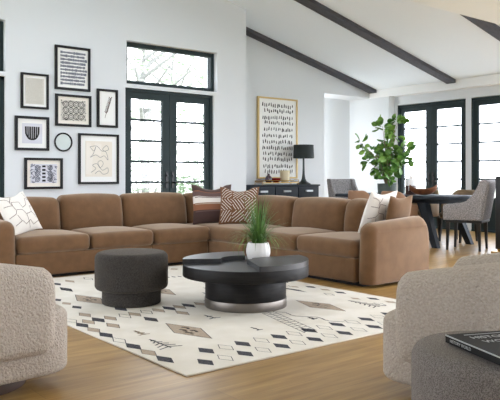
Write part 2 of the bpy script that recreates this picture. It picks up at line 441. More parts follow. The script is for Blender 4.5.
def shrub(loc, h, r_, label, seed):
    rnd = random.Random(seed); t = thing('shrub', label, 'shrub', loc, group='pale shrubs outside the double door')
    sb = MB(); fb = MB()
    for k in range(7):
        a = 2 * pi * k / 7; sb.tube([(0, 0, 0), (cos(a) * r_ * .3, sin(a) * r_ * .3, h * .4), (cos(a) * r_ * .6, sin(a) * r_ * .6, h * .8)], [.03, .02, .008], 5)
    sb.build('stems', 'treebark', t)
    for k in range(900):
        d = Vector((rnd.gauss(0, 1), rnd.gauss(0, 1), rnd.gauss(0, 1))).normalized() * rnd.uniform(.6, 1) ** .5
        c = Vector((d.x * r_, d.y * r_, h * .52 + d.z * h * .48)); s_ = rnd.uniform(.05, .1)
        e = Matrix.Rotation(rnd.uniform(0, 6.28), 4, 'Z') @ Matrix.Rotation(rnd.uniform(0, 3.14), 4, 'X')
        fb.add([(-s_, 0, 0), (0, -s_ * .5, .01), (s_, 0, 0), (0, s_ * .5, .01)], [(0, 1, 2, 3)], 0, Matrix.Translation(c) @ e)
    fb.build('foliage', 'treeleaf', t, smooth=0)
shrub((7.5, 13.2, -.14), 2.0, .8, 'pale rounded shrub outside the left leaf of the double door', 5)
shrub((9.3, 13.3, -.14), 1.8, .75, 'pale rounded shrub outside the right leaf of the double door', 6)
# ------------------------------------------------------------------ pictures on the wall
def strip(mb, pts, w, y, mi):
    """flat ribbon in the xz plane"""
    pts = [Vector(p) for p in pts]; L = []; R = []
    for i, p in enumerate(pts):
        t = pts[min(i + 1, len(pts) - 1)] - pts[max(i - 1, 0)]
        n = Vector((-t.y, t.x)).normalized() * w / 2
        L.append((p.x + n.x, y, p.y + n.y)); R.append((p.x - n.x, y, p.y - n.y))
    k = len(pts); mb.add(L + R, [(i, i + 1, k + i + 1, k + i) for i in range(k - 1)], mi)
def poly(mb, pts, y, mi): mb.add([(p[0], y, p[1]) for p in pts], [tuple(range(len(pts)))], mi)
def ring(mb, c, r, w, y, mi, n=20):
    strip(mb, [(c[0] + r * cos(2 * pi * i / n), c[1] + r * sin(2 * pi * i / n)) for i in range(n + 1)], w, y, mi)
def picture(label, x0, x1, z0, z1, draw, fw=.03, border=.05, boardm='paper', printm='paper', inks=('ink',), name='picture_frame'):
    w, h = x1 - x0, z1 - z0
    t = thing(name, label, 'picture', ((x0 + x1) / 2, YA, (z0 + z1) / 2), group='framed pictures on the gallery wall')
    a, b = w / 2, h / 2
    MB().box(-a, -a + fw, -.035, -.001, -b, b).box(a - fw, a, -.035, -.001, -b, b).box(-a + fw, a - fw, -.035, -.001, -b, -b + fw).box(-a + fw, a - fw, -.035, -.001, b - fw, b).build('frame', 'ink', t, smooth=0)
    MB().box(-a + fw, a - fw, -.014, -.004, -b + fw, b - fw).build('mat_board', boardm, t, smooth=0)
    pa, pb = a - fw - border, b - fw - border
    mb = MB().box(-pa, pa, -.018, -.014, -pb, pb); draw(mb, pa, pb); mb.build('print', (printm,) + inks, t, smooth=0)
    return t
rp = random.Random(3)
def d_lines(mb, a, b):
    for k in range(26):
        z = b * .92 - 2 * b * .92 * k / 25; strip(mb, [(-a * .9, z), (a * rp.uniform(.8, .9), z)], .004, -.019, 1)
def d_script(mb, a, b):
    for k in range(10):
        z = b * .9 - 1.8 * b * k / 9; x = -a * .95
        while x < a * .9:
            w = rp.uniform(.012, .04); hh = rp.uniform(.022, .042)
            poly(mb, [(x, z - hh / 2), (x + w, z - hh / 2), (x + w, z + hh / 2), (x, z + hh / 2)], -.019, 1); x += w + rp.uniform(.001, .008)
        strip(mb, [(-a * .95, z), (a * .93, z)], .012, -.0195, 1)
def d_comb(mb, a, b):
    for k in range(7):
        x = -a * .64 + 1.28 * a * k / 6; zb = -b * .6 + b * .5 * (abs(x) / (a * .64)) ** 3
        strip(mb, [(x, b * .68), (x * .97, 0), (x * .92, zb)], .019 if k % 2 else .024, -.019, 1)
    strip(mb, [(-a * .6 + 1.2 * a * k / 16, -b * .6 + b * .5 * abs(2 * k / 16 - 1) ** 3) for k in range(17)], .02, -.0193, 1)
def d_orna(mb, a, b, cols, rows):
    for i in range(cols):
        for j in range(rows):
            x = -a * .62 + 1.24 * a * i / (cols - 1); z = -b * .6 + 1.2 * b * j / (rows - 1)
            r = min(a / cols, b / rows) * .85
            ring(mb, (x, z), r, .009, -.019, 1); ring(mb, (x, z), r * .5, .007, -.019, 1)
    for k in range(60):
        x, z = rp.choice((-1, 1)) * a * rp.uniform(.8, .97), rp.uniform(-b, b) * .95
        if k % 2: x, z = rp.uniform(-a, a) * .95, rp.choice((-1, 1)) * b * rp.uniform(.82, .96)
        an = rp.uniform(0, 3.1); strip(mb, [(x - cos(an) * .012, z - sin(an) * .01), (x + cos(an) * .012, z + sin(an) * .01)], .006, -.019, 1)
def d_orna2(mb, a, b):
    for sx in (-1, 1):
        for j in (-1, 0, 1):
            ring(mb, (sx * a * .48, j * b * .6), b * .24, .012, -.019, 1); ring(mb, (sx * a * .48, j * b * .6), b * .1, .012, -.019, 1)
        for k in range(45):
            x = sx * a * rp.uniform(.25, .97); z = rp.uniform(-b, b) * .95; an = rp.uniform(0, 3.1)
            strip(mb, [(x - cos(an) * .018, z - sin(an) * .016), (x + cos(an) * .018, z + sin(an) * .016)], .008, -.019, 1)
    for j in range(5):
        z = -b * .75 + 1.5 * b * j / 4; strip(mb, [(-a * .13, z), (a * .13, z)], .026, -.019, 2)
def d_feather(mb, a, b):
    sp = [(-a * .35 + a * .75 * t, -b * .6 + 1.2 * b * t) for t in [i / 12 for i in range(13)]]
    strip(mb, sp, .006, -.0195, 1)
    for i in range(3, 13):
        p = sp[i]
        for s_ in (-1, 1): strip(mb, [p, (p[0] + s_ * .024, p[1] + .03)], .011, -.019, 2 if i % 3 else 1)
def d_doodle(mb, a, b):
    def bez(P, n=10):
        out = []
        for i in range(len(P) - 1):
            p0, p1, p2, p3 = P[max(i - 1, 0)], P[i], P[i + 1], P[min(i + 2, len(P) - 1)]
            for k in range(n):
                t = k / n
                out.append(tuple(.5 * ((2 * p1[q]) + (-p0[q] + p2[q]) * t + (2 * p0[q] - 5 * p1[q] + 4 * p2[q] - p3[q]) * t * t + (-p0[q] + 3 * p1[q] - 3 * p2[q] + p3[q]) * t ** 3) for q in (0, 1)))
        return out
    poly(mb, [(-a * .95, -b * .85), (-a * .55, -b * .9), (-a * .45, b * .2), (-a * .6, b * .9), (-a * .9, b * .9)], -.0185, 2)
    poly(mb, [(-a * .4, b * .3), (a * .15, b * .2), (a * .2, b * .85), (-a * .3, b * .9)], -.0185, 2)
    A = [(-.85, .75), (-.5, .5), (-.3, .75), (-.55, .3), (-.8, .1), (-.3, .25), (.1, .1), (.5, .2), (.85, -.05), (.7, .4), (.35, .6), (.7, .85), (.9, .6), (.3, .5), (-.2, .8), (-.85, .75)]
    B = [(-.75, -.85), (-.3, -.6), (-.6, -.4), (-.2, -.3), (.1, -.55), (.4, -.3), (.2, -.1), (-.1, -.25), (.3, -.7), (.8, -.55), (.85, -.85), (.4, -.95), (0, -.75), (-.4, -.95)]
    for P in (A, B): strip(mb, bez([(p[0] * a * .8, p[1] * b * .9) for p in P]), .006, -.0195, 1)
picture('small black frame with faint grey lined print, upper left of the gallery wall', 3.117, 3.494, 1.955, 2.43, d_lines, .028, .035, 'paper', 'greige', ('inkfaint',))
picture('black frame with bold black striped comb shape on white, left of round mirror', 3.038, 3.50, 1.393, 1.85, d_comb, .034, .06, 'paper', 'lilac', ('ink',))
picture('black landscape frame with grey scroll pattern, lowest on the left above sofa', 3.164, 3.694, .873, 1.295, d_orna2, .032, .05, 'cream', 'lilac', ('inkblue', 'ink'))
picture('tallest top black frame with rows of slate script blocks', 3.586, 4.102, 2.245, 2.855, d_script, .032, .035, 'paper', 'paper', ('inkblue',))
picture('black landscape frame with dark ringed pattern on cream, below the script print', 3.593, 4.117, 1.743, 2.184, lambda m, a, b: d_orna(m, a, b, 4, 3), .032, .045, 'cream', 'greige', ('ink',))
picture('narrow black frame with brown feather, nearest the double door', 4.21, 4.534, 1.752, 2.303, d_feather, .032, .012, 'paper', 'paper', ('brownline', 'inkgrey'))
picture('large black frame with loose line doodle on beige, lower right of gallery wall', 3.928, 4.55, .935, 1.653, d_doodle, .03, .075, 'paper', 'sand', ('inkgrey', 'cream'))
t = thing('round_mirror', 'small round black rimmed mirror in the middle of the gallery wall', 'mirror', (3.709, YA, 1.52))
mx = Matrix.Rotation(pi / 2, 4, 'X')
MB().lathe([(.11, .001), (.128, .001), (.132, .012), (.128, .026), (.116, .026), (.112, .014), (.11, .014)], n=48, xf=mx).build('rim', 'ink', t)
MB().lathe([(.0001, .004), (.112, .004), (.112, .012), (.0001, .012)], n=48, xf=mx).build('mirror_face', 'pale', t)

# big artwork of brush dashes
t = thing('framed_artwork', 'tall gold framed canvas of black brush dashes above the dark sideboard', 'artwork', (8.32, YB, 1.77))
a, b = .5, .77
MB().box(-a, -a + .03, -.05, -.001, -b, b).box(a - .03, a, -.05, -.001, -b, b).box(-a + .03, a - .03, -.05, -.001, -b, -b + .03).box(-a + .03, a - .03, -.05, -.001, b - .03, b).build('frame', 'gold', t, smooth=0)
mb = MB().box(-a + .03, a - .03, -.03, -.004, -b + .03, b - .03)
for j in range(12):
    z = b * .82 - 1.64 * b * j / 11 + rp.uniform(-.01, .01); x = -a * .76 + rp.uniform(0, .07)
    while x < a * .76:
        hh = rp.uniform(.05, .085); w = rp.uniform(.02, .032); dz = rp.uniform(-.015, .015); s_ = rp.uniform(-.012, .012)
        poly(mb, [(x - w / 2, z - hh / 2 + dz), (x + w / 2, z - hh / 2 + dz), (x + w * .45 + s_, z + hh * .2 + dz), (x + s_, z + hh / 2 + dz), (x - w * .4 + s_, z + hh * .2 + dz)], -.031, 1)
        x += rp.uniform(.042, .068)
mb.build('canvas', ('paper', 'ink'), t, smooth=0)

# ------------------------------------------------------------------ sideboard, lamp and ornaments
t = thing('sideboard', 'long charcoal sideboard with silver pulls under the gold framed canvas', 'sideboard', (8.12, 9.1, 0))
x0, x1 = -.86, .86
MB().box(x0 + .02, x1 - .02, .012, .46, .12, .86).build('carcass', 'navy', t, smooth=0)
MB().rbox((0, .23, .875), (x1 - x0, .48, .03), .006, 2, 1).build('top', 'navy', t)
for lx in (x0 + .06, x1 - .06):
    for ly in (.05, .42): MB().box(lx - .03, lx + .03, ly - .03, ly + .03, 0, .12).build('leg', 'navy', t, smooth=0)
bx = [x0 + .03, -.28, .29, x1 - .03]
for i in range(3):
    xa, xb = bx[i] + .012, bx[i + 1] - .012; xm = (xa + xb) / 2
    d = MB().rbox((xm, 0, .745), (xb - xa, .024, .2), .004, 2, 1).build('drawer', 'navy', t)
    MB().box(xm - .085, xm + .085, -.036, -.012, .755, .787).build('pull', 'silver', d, smooth=0)
    d = MB().rbox((xm, 0, .385), (xb - xa, .024, .48), .004, 2, 1).build('cabinet_door', 'navy', t)
    MB().box(xb - .05, xb - .03, -.036, -.012, .45, .6).build('pull', 'silver', d, smooth=0)
t = thing('table_lamp', 'black table lamp with drum shade and flared base on the sideboard', 'lamp', (8.74, 9.3, .89))
MB().lathe([(.0001, 0), (.135, 0), (.14, .012), (.11, .03), (.06, .06), (.036, .11), (.024, .2), (.019, .35), (.017, .56), (.0001, .57)], n=32).build('base', 'lampbody', t)
MB().lathe([(.196, .505), (.2, .5), (.192, .755), (.188, .757), (.185, .752), (.19, .508)], n=48).build('lamp_shade', 'shade', t).data.materials[0]
MB().lathe([(.0001, .735), (.185, .735), (.185, .74), (.0001, .74)], n=32).build('shade_diffuser', 'trim', t)
t = thing('serving_tray', 'brass legged tray holding glassware on the sideboard', 'tray', (8.07, 9.3, .89))
MB().box(-.42, .42, -.11, .11, .03, .042).build('tray_base', 'brass', t, smooth=0)
rb = MB()
for y in (-.11, .11): rb.tube([(-.44, y, .0), (-.44, y, .07), (-.3, y, .075), (.3, y, .075), (.33, y, .09), (.44, y, .09), (.44, y, .0)], .006, 8)
for x in (-.44, .44): rb.tube([(x, -.11, .06), (x, .11, .06)], .006, 8)
rb.build('rail', 'brass', t)
tag(MB().lathe([(.0001, 0), (.05, 0), (.068, .03), (.07, .06), (.055, .1), (.025, .13), (.022, .155), (.028, .16), (.0001, .163)], n=24).build('decanter', 'plum', loc=(7.86, 9.3, .933)), 'round plum glass decanter at the left of the brass tray', 'decanter')
tag(MB().lathe([(.0001, 0), (.05, 0), (.085, .025), (.1, .08), (.094, .08), (.08, .03), (.0001, .012)], n=24).build('bowl', 'redglass', loc=(8.03, 9.29, .933)), 'ruby red glass bowl in the middle of the brass tray', 'bowl')
tag(MB().lathe([(.0001, 0), (.06, 0), (.065, .01), (.09, .03), (.095, .22), (.088, .22), (.083, .035), (.0001, .02)], n=28).build('hurricane_vase', 'champagne', loc=(8.26, 9.3, .933)), 'tall champagne glass hurricane vase at the right of the brass tray', 'vase')

# ------------------------------------------------------------------ rug
t0 = (1.9, 2.91)
RW, RL = 2.55, 3.62
mb = MB().rbox((RW / 2, RL / 2, .006), (RW, RL, .012), .005, 2, 1)
zt = .0128
def rdia(x, y, a, b, mi, out=False, w=.008):
    x -= t0[0]; y -= t0[1]
    if a < .1: a *= .88; b *= .9
    P = [(x + a, y), (x, y + b), (x - a, y), (x, y - b)]
    if not out: mb.add([(p[0], p[1], zt) for p in P], [(0, 1, 2, 3)], mi)
    else:
        k = 1 - w / min(a, b); Q = [(x + (p[0] - x) * k, y + (p[1] - y) * k) for p in P]
        mb.add([(p[0], p[1], zt) for p in P + Q], [(i, (i + 1) % 4, (i + 1) % 4 + 4, i + 4) for i in range(4)], mi)
def rline(pts, w=.011, mi=1):
    pts = [Vector((p[0] - t0[0], p[1] - t0[1])) for p in pts]; L = []; R = []
    for i, p in enumerate(pts):
        q = pts[min(i + 1, len(pts) - 1)] - pts[max(i - 1, 0)]; n = Vector((-q.y, q.x)).normalized() * w / 2
        L.append((*(p + n), zt)); R.append((*(p - n), zt))
    k = len(pts); mb.add(L + R, [(i, i + 1, k + i + 1, k + i) for i in range(k - 1)], mi)
rr = random.Random(5)
j_ = lambda: rr.uniform(-.008, .008)
def border_y(xs, ys, mirror=False):
    for ci, x in enumerate(xs):
        for k, y in enumerate(ys):
            st = (k + ci) % 2 if ci < 2 else (k + 1) % 2
            if st == 0: rdia(x + j_(), y + j_(), .046, .092, 1)
            elif (k // 2 + ci) % 2: rdia(x + j_(), y + j_(), .044, .088, 2); rdia(x + j_() * .3, y, .046, .092, 1, True, .005)
            else: rdia(x + j_(), y + j_(), .046, .09, 1, True, .006)
border_y((1.96, 2.05, 2.13), [3.24 + .184 * k for k in range(3)][:0] or [], False)
for k in range(8):
    y = 3.235 + .183 * k
    if k % 2 == 0: rdia(1.965, y, .05, .112, 1)
    elif k % 4 == 1: rdia(1.965, y, .048, .106, 2); rdia(1.965, y, .05, .11, 1, True, .005)
    else: rdia(1.965, y, .048, .106, 1, True, .006)
for (x, y, s_) in ((2.128, 4.421, 0), (2.127, 4.644, 1), (2.222, 4.418, 1), (2.045, 4.405, 1), (2.128, 4.19, 1), (2.44, 4.675, 0), (2.434, 4.2, 0), (2.747, 4.457, 0),
                   (2.428, 4.43, 1), (2.642, 4.444, 1), (2.84, 4.454, 1), (2.735, 4.249, 1), (2.342, 4.421, 2), (2.538, 4.446, 2), (2.93, 4.46, 0), (3.04, 4.45, 1), (3.15, 4.46, 0), (3.26, 4.45, 1)):
    if s_ == 0: rdia(x, y, .053, .12, 1)
    elif s_ == 1: rdia(x, y, .05, .112, 2); rdia(x, y, .052, .116, 1, True, .005)
    else: rdia(x, y, .05, .112, 1, True, .006)
for k in range(17):                       # two rows along the near edge, two along the right edge
    x = 2.11 + .14 * k
    if x < 4.4:
        if k % 2 == 0: rdia(x + j_(), 3.04 + j_(), .052, .092, 1)
        else: rdia(x, 3.045, .05, .09, 1, True, .005)
        if k % 2 == 1: rdia(x + j_(), 3.235 + j_(), .054, .096, 1)
        elif k: rdia(x, 3.23, .052, .094, 1, True, .005)
for k in range(16):
    y = 3.35 + .19 * k
    if y < 6.4:
        if k % 2 == 0: rdia(4.31, y, .042, .085, 1)
        elif k % 4 == 1: rdia(4.31, y, .04, .08, 2)
        if k % 3 == 1: rdia(4.17, y, .04, .08, 1, True, .006)
        if k % 4 == 2: rdia(4.2, y + .1, .035, .07, 2)
for (x, y) in ((2.45, 3.74), (3.75, 3.8), (2.42, 5.2), (3.1, 5.2), (3.75, 5.25)):
    rdia(x, y, .105, .28, 2); rdia(x, y, .108, .288, 1, True, .006)
    for (dx, dy) in ((.03, .07), (-.02, .02), (.025, -.04), (-.03, -.07)):
        rline([(x + dx, y + dy - .04), (x + dx + .012, y + dy), (x + dx - .008, y + dy + .04)], .02)
def scribble(x, y, w, h, n, mi=1, lw=.012):
    for k in range(n):
        f_ = 1 - k / n; rline([(x - w / 2 * f_, y - h / 2 + h * k / n), (x, y - h / 2 + h * k / n + h * .12), (x + w / 2 * f_, y - h / 2 + h * k / n)], lw, mi)
    rline([(x, y - h / 2), (x, y + h / 2)], lw, mi)
scribble(2.128, 3.56, .16, .26, 5); scribble(4.09, 3.64, .16, .34, 6); scribble(2.167, 3.89, .08, .14, 3, 2, .02); scribble(3.08, 5.75, .2, .4, 7, 1)
scribble(3.37, 3.5, .05, .07, 2, 1, .02); scribble(2.82, 4.01, .1, .14, 2, 1, .014); scribble(2.84, 3.5, .05, .1, 2, 1, .014)
for dx in (0, .055, .11):
    rline([(3.02 + dx, 3.2 + .1 * 0), (3.1 + dx, 3.5), (3.2 + dx, 3.86)], .005)
for k in range(12):
    q = k / 11; rline([(3.02 + .18 * q, 3.22 + .62 * q), (3.13 + .18 * q, 3.22 + .62 * q)], .007)
rline([(3.3 + .1 * math.sin(k) * .3 + .012 * k, 3.85 - .045 * k) for k in range(14)], .009)
rdia(2.47, 5.79, .055, .17, 1); rline([(2.47, 5.7), (2.47, 5.88)], .012, 0); rdia(2.52, 6.14, .05, .12, 1); rdia(2.69, 6.22, .05, .13, 2); rdia(2.9, 6.25, .05, .13, 1, True)
for k in range(7): rdia(3.1 + .17 * k, 6.3, .055, .07, 1 + k % 2)
for k in range(6): rdia(2.2, 4.95 + .2 * k, .045, .09, 1 + (k % 2)); rdia(3.4 + .06 * k, 5.9 - .02 * k, .02, .05, 1)
for (x, y) in ((4.09, 4.45), (4.07, 4.6), (3.35, 4.75), (3.5, 4.95)): rdia(x, y, .03, .16, 1)
rug = mb.build('area_rug', ('rug', 'rugdark', 'rugbeige'), loc=(t0[0], t0[1], 0), smooth=0)
tag(rug, 'ivory wool rug with charcoal and taupe diamond motifs under the coffee table', 'rug')
RZ = .0135

# ------------------------------------------------------------------ sectional sofa
so = thing('sectional_sofa', 'large camel velvet L-shaped sectional sofa facing the rug', 'sofa', (4.7, 6.6, 0))
OX, OY = 4.7, 6.6
def sp(mb, name, m='velvet'): 
    o = mb.build(name, m, so); o.data.transform(Matrix.Translation((-OX, -OY, 0))); return o
def cbox(x0, x1, y0, y1, z0, z1, r=.03, puff=(0, 0, 0), n=3, m=6, warp=None):
    return MB().rbox(((x0 + x1) / 2, (y0 + y1) / 2, (z0 + z1) / 2), (x1 - x0, y1 - y0, z1 - z0), r, n, m, puff, warp=warp)
FR = 4.70
# bases (one per module) and their recessed plinths
sp(cbox(2.29, 3.845, 6.6, 7.62, .035, .265, .02), 'base'); sp(cbox(3.855, 4.64, 6.62, 7.62, .035, .265, .02), 'base')
sp(cbox(4.65, 5.78, 5.955, 7.62, .035, .265, .02), 'base'); sp(cbox(FR, 5.74, 4.3, 5.945, .035, .265, .02), 'base')
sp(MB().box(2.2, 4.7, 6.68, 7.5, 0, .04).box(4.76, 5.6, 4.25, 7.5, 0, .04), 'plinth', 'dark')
# back frames
sp(cbox(2.12, 5.8, 7.5, 7.66, .05, .775, .05), 'back_frame'); sp(cbox(5.64, 5.79, 4.5, 7.6, .05, .72, .05), 'back_frame')
# seats
for (xa, xb) in ((2.30, 3.09), (3.10, 3.87), (3.88, 4.66)):
    sp(cbox(xa, xb, 6.58, 7.4, .262, .435, .055, (.0, .012, .03)), 'seat_cushion')
sp(cbox(4.66, 5.5, 5.96, 7.4, .262, .435, .055, (.012, 0, .03)), 'seat_cushion')
for (ya, yb) in ((5.125, 5.95), (4.29, 5.115)):
    sp(cbox(FR - .02, 5.5, ya, yb, .262, .435, .055, (.012, 0, .03)), 'seat_cushion')
# back cushions: lean back a little
def bwx(p): return (p.x, p.y + .16 * (p.z + .1), p.z)
def bwy(p): return (p.x + .16 * (p.z + .1), p.y, p.z)
for (xa, xb, zt_) in ((2.30, 3.03, .80), (3.03, 3.82, .825), (3.82, 4.74, .825), (4.74, 5.5, .82)):
    sp(cbox(xa + .004, xb - .004, 7.2, 7.42, .40, zt_, .075, (.006, .05, .02), warp=bwx), 'back_cushion')
for (ya, yb) in ((5.945, 6.9), (5.085, 5.935), (4.80, 5.075)):
    sp(cbox(5.34, 5.57, ya + .004, yb - .004, .40, .785, .075, (.05, .006, .02), warp=bwy), 'back_cushion')
# arms: rounded slab, side profile with a big curve at the rear
def arm(pos, front, back, axis, z1=.60):
    L = back - front; out = []
    for (cx, cz, r, a0) in ((L - .29, z1 - .29, .29, 0), (.1, z1 - .1, .1, pi / 2)):
        for i in range(9): a = a0 + pi / 2 * i / 8; out.append((cx + r * cos(a), cz + r * sin(a)))
    n = 10
    out += [(-.015 * sin(pi * i / n), z1 - .1 - (z1 + .06 - .1) * i / n) for i in range(1, n + 1)]
    out += [(L * i / 24, -.06) for i in range(1, 24)]
    out += [(L + .03 * sin(pi * i / n), -.06 + (z1 - .29 + .06) * i / n) for i in range(0, n)]
    w = .19; m_ = MB().extr(out, -w / 2, w / 2, .085, .085, 6)
    def fix(p):
        u, z, v = p; z = max(z, .03); z += (.06 if axis == 'x' else .03) * max(0, min(1, u / L)) * max(0, z / z1) ** 2
        if axis == 'x':
            k = max(0, (u - (L - .5)) / .5); v += .24 * (1 - math.sqrt(max(0, 1 - min(k, 1) ** 2 * .98))) - .012 * sin(pi * max(0, min(1, z / z1)))
            return (front + u, pos + v, z)
        k = max(0, (u - (L - .4)) / .4); v += .1 * k * k
        return (pos + v, front + u, z)
    m_.v = [fix(p) for p in m_.v]
    sp(m_, 'arm')
arm(4.205, 4.72, 5.81, 'x'); arm(2.20, 6.57, 7.66, 'y')

# ------------------------------------------------------------------ throw pillows
def pillow(name, label, c, right, up, size, thick, paint, mats, cat='pillow', chop=0):
    """square cushion: c is the middle of its bottom edge, right/up are unit vectors; paint(mb, S) adds ribbons"""
    R = Vector(right).normalized(); U = Vector(up); U = (U - R * U.dot(R)).normalized(); Nn = R.cross(U)   # Nn faces out of the front
    N = 26
    def surf(u, v, side):                   # u, v in -1..1
        pin = 1 - .07 * (1 - abs(v) ** 3) * abs(u) ** 3
        x = u * pin * size / 2; pv = 1 - .07 * (1 - abs(u) ** 3) * abs(v) ** 3
        z = v * pv * size / 2
        if v > 0: z -= chop * v * max(0, 1 - (u / .7) ** 2)
        h = thick / 2 * max(0, (1 - abs(u) ** 2.2)) ** .55 * max(0, (1 - abs(v) ** 2.2)) ** .55
        return Vector((x, side * h, z + size / 2))
    mb = MB(); band = paint(None, None, None)
    for side in (1, -1):
        vs = []; fs = []; ms = []
        for j in range(N + 1):
            for i in range(N + 1):
                u = sin(pi / 2 * (2 * i / N - 1)); v = sin(pi / 2 * (2 * j / N - 1)); vs.append(surf(u, v, side))
        for j in range(N):
            for i in range(N):
                q = (j * (N + 1) + i, j * (N + 1) + i + 1, (j + 1) * (N + 1) + i + 1, (j + 1) * (N + 1) + i)
                vm = sin(pi / 2 * ((2 * j + 1) / N - 1))
                o = len(mb.v); fs.append(q); ms.append(band(vm) if band else 0)
        o = len(mb.v); mb.v += [tuple(p) for p in vs]
        for q, mi in zip(fs, ms): mb.f.append([o + k for k in q]); mb.m.append(mi)
    def rib(pts, w, mi):
        dense = []
        for a_, b_ in zip(pts, pts[1:]):
            for k in range(8): dense.append((a_[0] + (b_[0] - a_[0]) * k / 8, a_[1] + (b_[1] - a_[1]) * k / 8))
        dense.append(pts[-1])
        for side in (1, -1):
            Lv = []; 
            for i, p in enumerate(dense):
                q0, q1 = dense[max(i - 1, 0)], dense[min(i + 1, len(dense) - 1)]
                n = Vector((-(q1[1] - q0[1]), q1[0] - q0[0])); n = n.normalized() * w / size if n.length > 1e-6 else Vector((0, w / size))
                for s_ in (-1, 1):
                    uu, vv = max(-.99, min(.99, p[0] + s_ * n.x)), max(-.99, min(.99, p[1] + s_ * n.y))
                    P = surf(uu, vv, side); P.y += side * .0035; Lv.append(P)
            mb.add(Lv, [(2 * i, 2 * i + 1, 2 * i + 3, 2 * i + 2) for i in range(len(dense) - 1)], mi)
    paint(mb, rib, random.Random(11))
    o = mb.build(name, mats, smooth=60)
    # local axes: x = right, y = front normal, z = up
    rot = Matrix((R, Nn * -1, U)).transposed()
    if rot.determinant() < 0: rot = Matrix((R, Nn, U)).transposed()
    o.matrix_world = Matrix.Translation(c) @ rot.to_4x4()
    return tag(o, label, cat, 'throw pillows on the sectional sofa')
def p_stripes(mb, rib, rnd):
    if mb is None: return lambda v: 0 if v > .62 else 1 if v > .3 else 2 if v > -.05 else 3 if v > -.4 else 0
    rib([(-.9, .3), (.9, .31)], .012, 1); rib([(-.9, -.06), (.9, -.05)], .012, 4)
    rib([(-.9, -.42), (.9, -.4)], .014, 1); rib([(-.9, .63), (.9, .64)], .01, 3)
def p_plain(mb, rib, rnd):
    return None
def p_lines(mb, rib, rnd):
    if mb is None: return None
    for P in ([(-.9, .35), (-.45, .35), (-.4, .55), (0, .5), (.05, .15), (.35, .25), (.55, .6), (.75, .45), (.7, .9)],
              [(-.9, -.2), (-.5, -.1), (-.35, .1), (-.05, .05), (.1, -.2), (.5, -.15), (.55, .15), (.9, .1)],
              [(-.4, .1), (-.5, .55), (-.2, .9)], [(-.75, -.6), (-.3, -.45), (-.15, -.65), (.2, -.5), (.3, -.75), (.85, -.6)],
              [(.1, -.2), (.05, -.9)], [(.5, -.15), (.75, -.45), (.9, -.4)], [(-.35, -.45), (-.45, -.15)], [(-.9, .75), (-.55, .7), (-.45, .55)]):
        rib(P, .0055, 1)
def p_maze(mb, rib, rnd):
    if mb is None: return None
    for i in range(3):
        for j in range(3):
            c = (-.62 + .62 * i, -.62 + .62 * j); a = radians(rnd.choice((38, -38, 62, -55)) + rnd.uniform(-8, 8)) if (i + j) % 2 else radians(rnd.choice((128, 50, -40)) + rnd.uniform(-8, 8))
            for k in range(-3, 4):
                o_ = k * .125; d = (cos(a), sin(a)); nn = (-sin(a), cos(a)); seg = []
                for t in [q / 20 * .9 - .45 for q in range(21)]:
                    x, y = d[0] * t + nn[0] * o_, d[1] * t + nn[1] * o_
                    if abs(x) < .305 and abs(y) < .305: seg.append((c[0] + x, c[1] + y))
                if len(seg) > 2:
                    m_ = len(seg) // 2; rib([seg[0], (seg[m_][0] + rnd.uniform(-.02, .02), seg[m_][1] + rnd.uniform(-.02, .02)), seg[-1]], .0068, 1)
cr = Vector((.7815, -.6239, 0)); cd = Vector((.6239, .7815, 0))
pillow('throw_pillow', 'striped chocolate, white and copper velvet pillow in the sofa corner', (4.87, 6.84, .44), (.9, -.43, 0), (.1, .3, .95), .53, .17, p_stripes, ('choc', 'mauve', 'offwhite', 'copper', 'rugbeige'), chop=.06)
pillow('throw_pillow', 'rust brown velvet pillow with white broken zigzag lines in sofa corner', (4.98, 6.47, .445), (.72, -.69, 0), (.28, .2, .94), .5, .17, p_maze, ('rust', 'offwhite'), chop=.05)
pillow('throw_pillow', 'ivory pillow with brown line drawing against the left arm of the sofa', (2.54, 6.93, .45), (.854, .509, .12), (-.25, .40, .87), .47, .15, p_lines, ('linen', 'brownline'), chop=.03)
pillow('throw_pillow', 'ivory pillow with brown line drawing against the right arm of the sofa', (5.37, 4.68, .45), (.98, .1, 0), (.18, -.35, .92), .48, .15, p_lines, ('linen', 'brownline'), chop=.03)
pillow('throw_pillow', 'plain tan velvet pillow tucked behind the ivory one at the right arm', (5.50, 4.47, .44), (.98, .1, 0), (.1, -.2, .97), .42, .13, p_plain, ('velvet',), chop=.02)

def plan(lat, D): return (lat * .7815 + D * .6239, -lat * .6239 + D * .7815)
# ------------------------------------------------------------------ ottomans
def ottoman(label, loc, rz=0, m='tweed'):
    t = thing('ottoman', label, 'ottoman', loc, rz, 'round tweed ottomans')
    MB().extr(circle(.296), .118, .420, .035, .05, 6, dome=.012).build('seat', m, t, smooth=60)
    MB().extr(circle(.238), 0, .125, .012, .01, 3).build('base', m, t, smooth=60)
    return t
ottoman('round charcoal tweed ottoman standing on the rug before the sofa', (*plan(-.97, 5.43), RZ))
ottoman('round speckled tweed ottoman coloured as brightly lit in the right foreground carrying a book', (*plan(.90, 2.45), 0), .6, 'tweed_lit')

